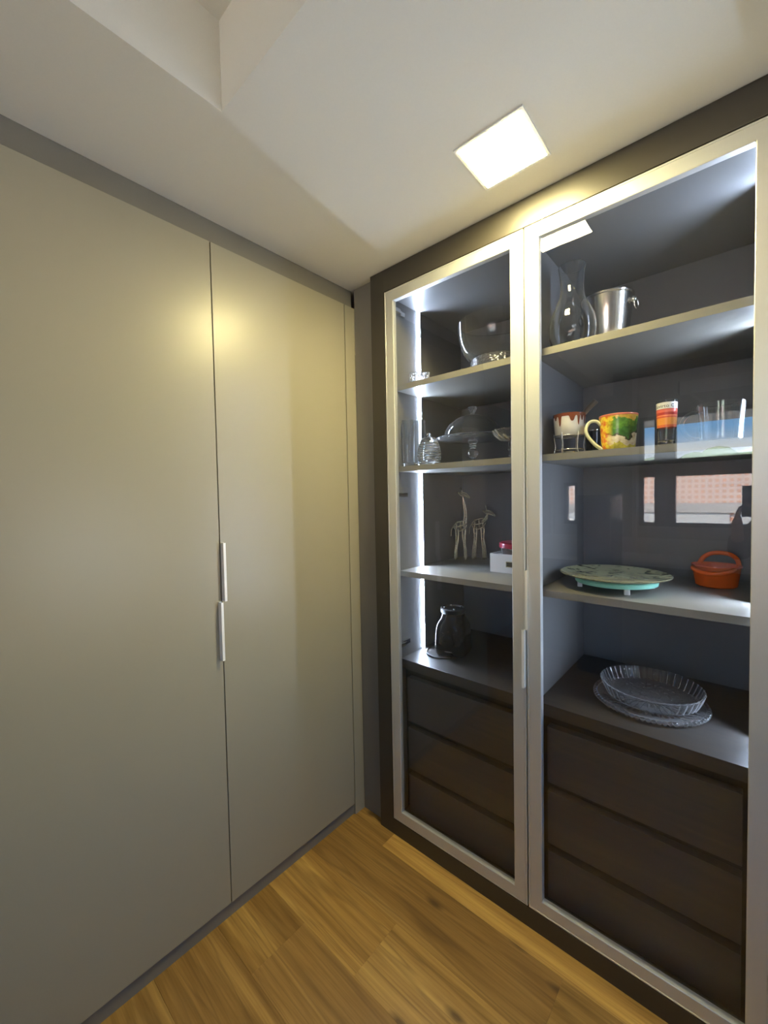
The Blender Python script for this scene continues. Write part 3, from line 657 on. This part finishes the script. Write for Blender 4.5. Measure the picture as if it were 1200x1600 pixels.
# big painted mug
t = thing('painted_mug', 'big ceramic mug painted with a green and yellow landscape', 'mug', (1.046, .200, S2), math.radians(25))
ob('body', lathe(bmesh.new(), [(0, 0), (.044, 0), (.0475, .004), (.0495, .03), (.053, .075), (.0565, .116)], 56), 'mug', t, smooth=50)
ob('lining', lathe(bmesh.new(), [(.0565, .1162), (.0567, .1195), (.054, .1210), (.0515, .1180), (.048, .075), (.044, .010), (0, .008)], 56), 'ceramic', t, smooth=50, label='cream inside and rim')
ob('rim_stripe', lathe(bmesh.new(), [(.0568, .1145), (.0574, .1165), (.0574, .1200), (.0566, .1208)], 56), 'redlid', t, smooth=50, label='reddish painted rim line').data.materials[0] = mat('coral rim glaze', (.55, .16, .10), .2)
hp = smooth_path([(-.052, 0, .092), (-.066, 0, .106), (-.086, 0, .104), (-.097, 0, .082), (-.090, 0, .056), (-.068, 0, .028), (-.048, 0, .012)], 5)
bm = tube(bmesh.new(), hp, .0055, 10)
for v in bm.verts: v.co.y *= 1.5
ob('handle', bm, 'mug', t, smooth=True, label='cream loop handle').data.materials[0] = mat('cream glaze', (.80, .80, .56), .18)
# printed beer glass
t = thing('printed_glass', 'flared drinking glass with red and orange printed band', 'glass', (1.181, .175, S2), math.radians(-6))
ob('body', lathe(bmesh.new(), [(0, 0), (.0215, 0), (.0222, .003), (.0225, .02), (.0262, .10), (.0270, .142), (.0262, .1425), (.0246, .10), (.0208, .022), (0, .016)], 40), 'glass', t, smooth=45)
rad = lambda z: .0225+(.0262-.0225)*(z-.02)/.08 if z < .10 else .0262+.0008*(z-.10)/.042
bm = bmesh.new(); zz = [.060, .085, .100, .134]; rows = []
for z in zz: rows.append([bm.verts.new(((rad(z)+.0003)*math.cos(a), (rad(z)+.0003)*math.sin(a), z)) for a in [2*PI*k/40 for k in range(40)]])
for A, Bq in zip(rows, rows[1:]):
    for k in range(40): j = (k+1) % 40; bm.faces.new((A[k], A[j], Bq[j], Bq[k]))
ob('printed_band', bm, 'label', t, smooth=True, label='white, red and orange printed band')
def text_mesh(body, size):
    cu = bpy.data.curves.new('lettering', 'FONT'); cu.body = body; cu.size = size; cu.align_x = 'CENTER'; cu.resolution_u = 2
    to = bpy.data.objects.new('lettering', cu); COL.objects.link(to); dg = bpy.context.evaluated_depsgraph_get()
    me = bpy.data.meshes.new_from_object(to.evaluated_get(dg)); bpy.data.objects.remove(to); bpy.data.curves.remove(cu)
    bm = bmesh.new(); bm.from_mesh(me); bpy.data.meshes.remove(me); return bm
bm = text_mesh('Guvirto Cs', .0145)
for v in bm.verts:
    a = -PI/2 + v.co.x/.0268 - .05; z = .1185 + v.co.y*1.0; rr = rad(z)+.0008; v.co = Vector((rr*math.cos(a), rr*math.sin(a), z))
ob('lettering', bm, 'ink', t, label='dark lettering on the white part of the band')
# big glass mug
t = thing('glass_mug', 'large clear embossed glass mug at the right end of the shelf', 'mug', (1.306, .195, S2), math.radians(25))
fl = lambda r, z, a: r*(1+.012*math.cos(18*a)*(1 if .012 < z < .085 else .2))
ob('body', lathe(bmesh.new(), [(0, 0), (.047, 0), (.050, .004), (.050, .02), (.052, .06), (.055, .116), (.0535, .117), (.048, .062), (.045, .014), (0, .011)], 108, rfun=fl), 'glass', t, smooth=45)
ob('handle', tube(bmesh.new(), smooth_path([(-.052, 0, .092), (-.072, 0, .094), (-.093, 0, .072), (-.092, 0, .045), (-.072, 0, .020), (-.049, 0, .018)], 5), .0058, 10), 'glass', t, smooth=True)
# round leaf plate on mint stand
t = thing('cake_turntable', 'mint green ring stand on white feet under a round plate', 'stand', (1.030, .235, S3), .3)
ob('ring', lathe(bmesh.new(), [(.118, .018), (.124, .019), (.126, .030), (.122, .034), (.110, .034), (.108, .030), (.110, .020)], 56, closed=True), 'mint', t, smooth=40)
ob('disc', lathe(bmesh.new(), [(0, .026), (.1085, .026), (.1085, .030), (0, .030)], 48), 'mint', t, smooth=40)
for k in range(4):
    a = k*PI/2 - PI/2 + .20; ob('foot', B(.112*math.cos(a)-.008, .112*math.cos(a)+.008, .112*math.sin(a)-.008, .112*math.sin(a)+.008, 0, .0185, bev=.002), 'white', t, label='white foot')
t = thing('round_plate', 'round glass plate with dark leaf print on the mint stand', 'plate', (1.024, .238, S3+.0343))
ob('plate', lathe(bmesh.new(), [(0, 0), (.110, 0), (.140, .005), (.166, .012), (.168, .014), (.165, .016), (.138, .009), (.110, .0045), (0, .0045)], 72), 'plate', t, smooth=40)
ob('rim', tube(bmesh.new(), [(.1675*math.cos(a), .1675*math.sin(a), .0142) for a in [k*2*PI/72 for k in range(72)]], .0017, 6, closed=True), 'glass', t, smooth=True)
# orange pan with loop handles
t = thing('orange_casserole', 'glossy orange casserole dish with two loop handles', 'casserole', (1.290, .455, S3), math.radians(-8))
ob('body', lathe(bmesh.new(), [(0, .001), (.052, 0), (.057, .004), (.066, .066), (.069, .070), (.0685, .073), (.064, .072), (.061, .064), (.053, .008), (0, .006)], 56), 'orange', t, smooth=40)
for dy, hp in ((-1, [(-.054, .042, .066), (-.048, .070, .063), (-.028, .090, .057), (0, .096, .054)]), (1, [(-.054, .040, .069), (-.046, .056, .088), (-.027, .066, .102), (0, .069, .106)])):
    pts = [(x, dy*y, z) for x, y, z in hp]; pts += [(-x, y, z) for x, y, z in reversed(pts[:-1])]
    bm = tube(bmesh.new(), smooth_path(pts, 5), .0074, 10); ob('handle', bm, 'orange', t, smooth=True)
# two round crystal trays
t = thing('crystal_tray', 'round cut crystal tray with beaded rim on the dark board', 'tray', (1.122, .283, S4))
ob('tray', lathe(bmesh.new(), [(0, 0), (.112, 0), (.120, .003), (.158, .010), (.158, .013), (.118, .007), (.06, .006), (0, .006)], 216, rfun=lambda r, z, a: r*(1+.012*math.cos(36*a)) if .1 < r < .15 else r), 'cut_glass', t, smooth=30)
bm = bmesh.new()
for k in range(70): a = 2*PI*k/70; ball(bm, (.1615*math.cos(a), .1615*math.sin(a), .0125), .0070, u=10, v=7)
o = ob('beaded_rim', bm, 'cut_glass', t, smooth=True); o['kind'] = 'stuff'
t = thing('crystal_dish', 'fluted round crystal dish standing in the beaded tray', 'dish', (1.124, .300, S4+.0135))
ob('dish', lathe(bmesh.new(), [(0, 0), (.124, 0), (.132, .004), (.141, .024), (.149, .046), (.145, .0475), (.1355, .025), (.126, .008), (.06, .005), (0, .005)], 320, rfun=lambda r, z, a: r*(1+.020*abs(math.cos(20*a))**.6) if r > .12 else r), 'cut_glass', t, smooth=30)
bm = bmesh.new()
for q, nn in ((.030, 12), (.058, 20), (.088, 28)):
    for k in range(nn): a = 2*PI*k/nn + q*20; ball(bm, (q*math.cos(a), q*math.sin(a), .0055), .0050, sc=(1, 1, .5), u=8, v=5)
o = ob('cut_pattern', bm, 'crystal', t, smooth=True); o['kind'] = 'stuff'

# ------------------------------------------------------------------ behind the camera: seen only in the glass
t = thing('kitchen_counter', 'white counter under the windows reflected in the glass doors', 'counter', (1.2, -2.9, 0))
ob('worktop', B(-.35, 2.43, -3.195, -2.60, .88, .915, bev=.003), 'white', t, world=True)
ob('backsplash', B(-.35, 2.43, -3.198, -3.18, .9155, 1.06), 'white', t, world=True)
ob('base_cabinet', B(-.30, 2.40, -3.19, -2.62, 0.0, .879), 'ward_dark', t, world=True)
t = thing('tall_fridge', 'tall black fridge reflected in the right glass door', 'fridge', (.452, -2.42, 0))
ob('body', B(-.135, .135, -.15, .145, 0.0, 1.478, bev=.006), 'fridge', t)
ob('door', B(-.135, .135, .146, .166, .02, 1.476, bev=.004), 'fridge', t)
ob('handle', tube(bmesh.new(), [(.118, .17, 1.45), (.118, .178, 1.40), (.118, .178, 1.02), (.118, .17, 1.0)], .005, 8), 'chrome', t, smooth=True, label='slim steel handle')
t = thing('roller_blind', 'rolled pale blind above the window reflected in the glass', 'blind', (1.45, -3.12, 2.40))
ob('roll', tube(bmesh.new(), [(-.52, 0, 0), (.52, 0, 0)], .055, 20), 'white', t, smooth=40)
for sx in (-1, 1): ob('bracket', B(sx*.53-.006, sx*.53+.006, -.078, .03, -.04, .06), 'darkwin', t)
ob('pull_rod', tube(bmesh.new(), [(-.50, .058, 0), (-.36, .10, -.16)], .012, 8), 'white', t, smooth=40)

# person holding the phone that takes the picture
ph = thing('phone', 'dark phone held upright by the person', 'phone', (1.388, -1.342, 1.36))
ob('body', B(-.036, .036, -.0045, .004, 0, .155, bev=.003), 'black_plastic', ph)
ob('lens', lathe(bmesh.new(), [(0, 0), (.006, 0), (.006, .0008), (0, .0008)], 16), 'black_matte', ph).matrix_local = Matrix.Translation((.018, .004, .135)) @ Matrix.Rotation(-PI/2, 4, 'X')
def skin(name, verts, edges, m, parent, root=0, sub=2):
    me = bpy.data.meshes.new(name); me.from_pydata([v[:3] for v in verts], edges, []); me.materials.append(M[m])
    o = bpy.data.objects.new(name, me); COL.objects.link(o); o.parent = parent
    o.modifiers.new('skin', 'SKIN').use_smooth_shade = True
    for i, v in enumerate(verts):
        s = me.skin_vertices[0].data[i]; r = v[3]; s.radius = r if isinstance(r, tuple) else (r, r); s.use_root = (i == root)
    q = o.modifiers.new('sub', 'SUBSURF'); q.levels = sub; q.render_levels = sub
    return o
pr_ = thing('person', 'person in dark clothes holding up a phone, reflected in the glass', 'person', (1.62, -1.76, 0))
def rel(p_): return (p_[0]-1.62, p_[1]+1.76, p_[2])
V, E_ = [], []
def add(p_, r, prev=None):
    V.append((*rel(p_), r)); i = len(V)-1
    if prev is not None: E_.append((prev, i))
    return i
pel = add((1.62, -1.76, .90), (.135, .10)); wa = add((1.62, -1.76, 1.06), (.12, .09), pel); chs = add((1.62, -1.76, 1.24), (.135, .095), wa); nb_ = add((1.62, -1.755, 1.37), (.075, .065), chs)
nk = add((1.62, -1.745, 1.425), .048, nb_); jaw = add((1.62, -1.715, 1.485), (.058, .060), nk); hd = add((1.62, -1.725, 1.560), (.072, .088), jaw); tp_ = add((1.62, -1.73, 1.625), (.055, .07), hd)
add((1.62, -1.615, 1.525), .013, jaw)
for sx in (-1, 1): add((1.62+sx*.083, -1.735, 1.545), .014, hd)
def arm(side, sh, el, wr, palm, fdir, tdir):
    s0 = add(sh, .052, nb_); e0 = add(el, .040, s0); mid = add(tuple((Vector(el)*.5+Vector(wr)*.5)), .036, e0); w0 = add(wr, .025, mid); p0 = add(palm, (.030, .017), w0)
    fd = Vector(fdir).normalized(); td = Vector(tdir).normalized(); across = fd.cross(td).normalized()
    for k, ln in enumerate((.068, .078, .073, .056)):
        b_ = Vector(palm) + across*(.021-.014*k) + fd*.022
        i0 = add(tuple(b_), .009, p0); i1 = add(tuple(b_+fd*ln*.5+td*.004), .0085, i0); add(tuple(b_+fd*ln*.75+td*ln*.45), .0075, i1)
    b_ = Vector(palm)+across*.030-fd*.008; i0 = add(tuple(b_), .011, p0); add(tuple(b_+across*.020+fd*.022+td*.012), .0095, i0)
arm(-1, (1.465, -1.755, 1.345), (1.335, -1.66, 1.13), (1.335, -1.435, 1.275), (1.334, -1.390, 1.340), (.08, .05, 1), (1, .12, .1))
arm(1, (1.775, -1.755, 1.345), (1.80, -1.60, 1.12), (1.53, -1.42, 1.265), (1.466, -1.390, 1.330), (-.12, .05, 1), (-1, .12, .1))
for sx in (-1, 1):
    h0 = add((1.62+sx*.09, -1.76, .84), .088, pel); k0 = add((1.62+sx*.10, -1.745, .48), .058, h0); c0 = add((1.62+sx*.10, -1.765, .33), .052, k0); a0 = add((1.62+sx*.105, -1.775, .085), .036, c0); add((1.62+sx*.12, -1.64, .034), (.040, .030), a0)
skin('body', V, E_, 'skin', pr_)
SV = [(*rel((1.62, -1.76, .86)), (.150, .115)), (*rel((1.62, -1.76, 1.06)), (.135, .105)), (*rel((1.62, -1.76, 1.24)), (.150, .11)), (*rel((1.62, -1.757, 1.365)), (.088, .078))]
SE = [(0, 1), (1, 2), (2, 3)]
for sh, el, wr in (((1.465, -1.755, 1.345), (1.335, -1.66, 1.13), (1.335, -1.47, 1.255)), ((1.775, -1.755, 1.345), (1.80, -1.60, 1.12), (1.56, -1.44, 1.25))):
    i = len(SV); SV += [(*rel(sh), .064), (*rel(el), .052), (*rel(wr), .038)]; SE += [(3, i), (i, i+1), (i+1, i+2)]
skin('shirt', SV, SE, 'shirt', pr_)
TV = [(*rel((1.62, -1.76, .93)), (.145, .11)), (*rel((1.62, -1.76, .86)), (.15, .115))]; TE = [(0, 1)]
for sx in (-1, 1):
    i = len(TV); TV += [(*rel((1.62+sx*.09, -1.76, .80)), .100), (*rel((1.62+sx*.10, -1.745, .48)), .072), (*rel((1.62+sx*.105, -1.77, .11)), .055)]; TE += [(1, i), (i, i+1), (i+1, i+2)]
skin('trousers', TV, TE, 'jeans', pr_)
bm = bmesh.new(); ball(bm, rel((1.62, -1.752, 1.585)), .092, sc=(.95, 1.0, 1.05), u=24, v=16)
bmesh.ops.delete(bm, geom=[v for v in bm.verts if v.co.y > .055 and v.co.z < 1.60], context='VERTS'); ob('hair', bm, 'hair', pr_, smooth=True)
for sx in (-1, 1):
    ob('eye', ball(bmesh.new(), rel((1.62+sx*.030, -1.648, 1.552)), .011, u=12, v=8), 'white', pr_, smooth=True)
    ob('shoe', ball(bmesh.new(), rel((1.62+sx*.115, -1.68, .045)), .05, sc=(.95, 2.2, .9), u=16, v=10), 'black_matte', pr_, smooth=True)
ob('mouth', ball(bmesh.new(), rel((1.62, -1.650, 1.483)), .020, sc=(1, .3, .28), u=12, v=8), 'redlid', pr_, smooth=True)

# ------------------------------------------------------------------ outside the windows
struct('sky_block_slab', B(XL-1, XR+1.5, -4.7, -3.33, 2.30, 2.48), 'wall').name = 'sky_block'  # added overhang slab, unseen, keeps high sky light off the windows
struct('ground', B(-60, 60, -90, -3.4, -3.3, -3.2), 'concrete')
t = thing('brick_building', 'orange brick building across the street, reflected in the glass', 'building', (.5, -12, -3.2))
ob('facade', B(-9, 9, -3, 0, 0, 5.45), 'tiles', t, label='orange brick facade')
ob('lintel_band', B(-9, 9, 0, .12, 4.15, 4.40), 'lintel', t)
for x0, x1 in ((-6.5, -2.4), (-1.9, .6), (.75, 3.8), (4.4, 8.4)): ob('shutter', B(x0, x1, 0.001, .06, .05, 4.14), 'shutter', t, label='pale roller shutter')
hb = bmesh.new()
for k in range(46):
    x = -70+k*3.1; ball(hb, (x, -85+random.uniform(-2, 2), 4.7+random.uniform(-.8, 1.0)), 3.4, sc=(1, .8, .8+random.random()*.5), u=10, v=7)
box(hb, -80, 80, -95, -86, -3.2, 5.0)
struct('ground_hill', hb, 'foliage', smooth=True).name = 'ground.001'

SC.cycles.max_bounces = 14; SC.cycles.transparent_max_bounces = 24; SC.cycles.transmission_bounces = 14
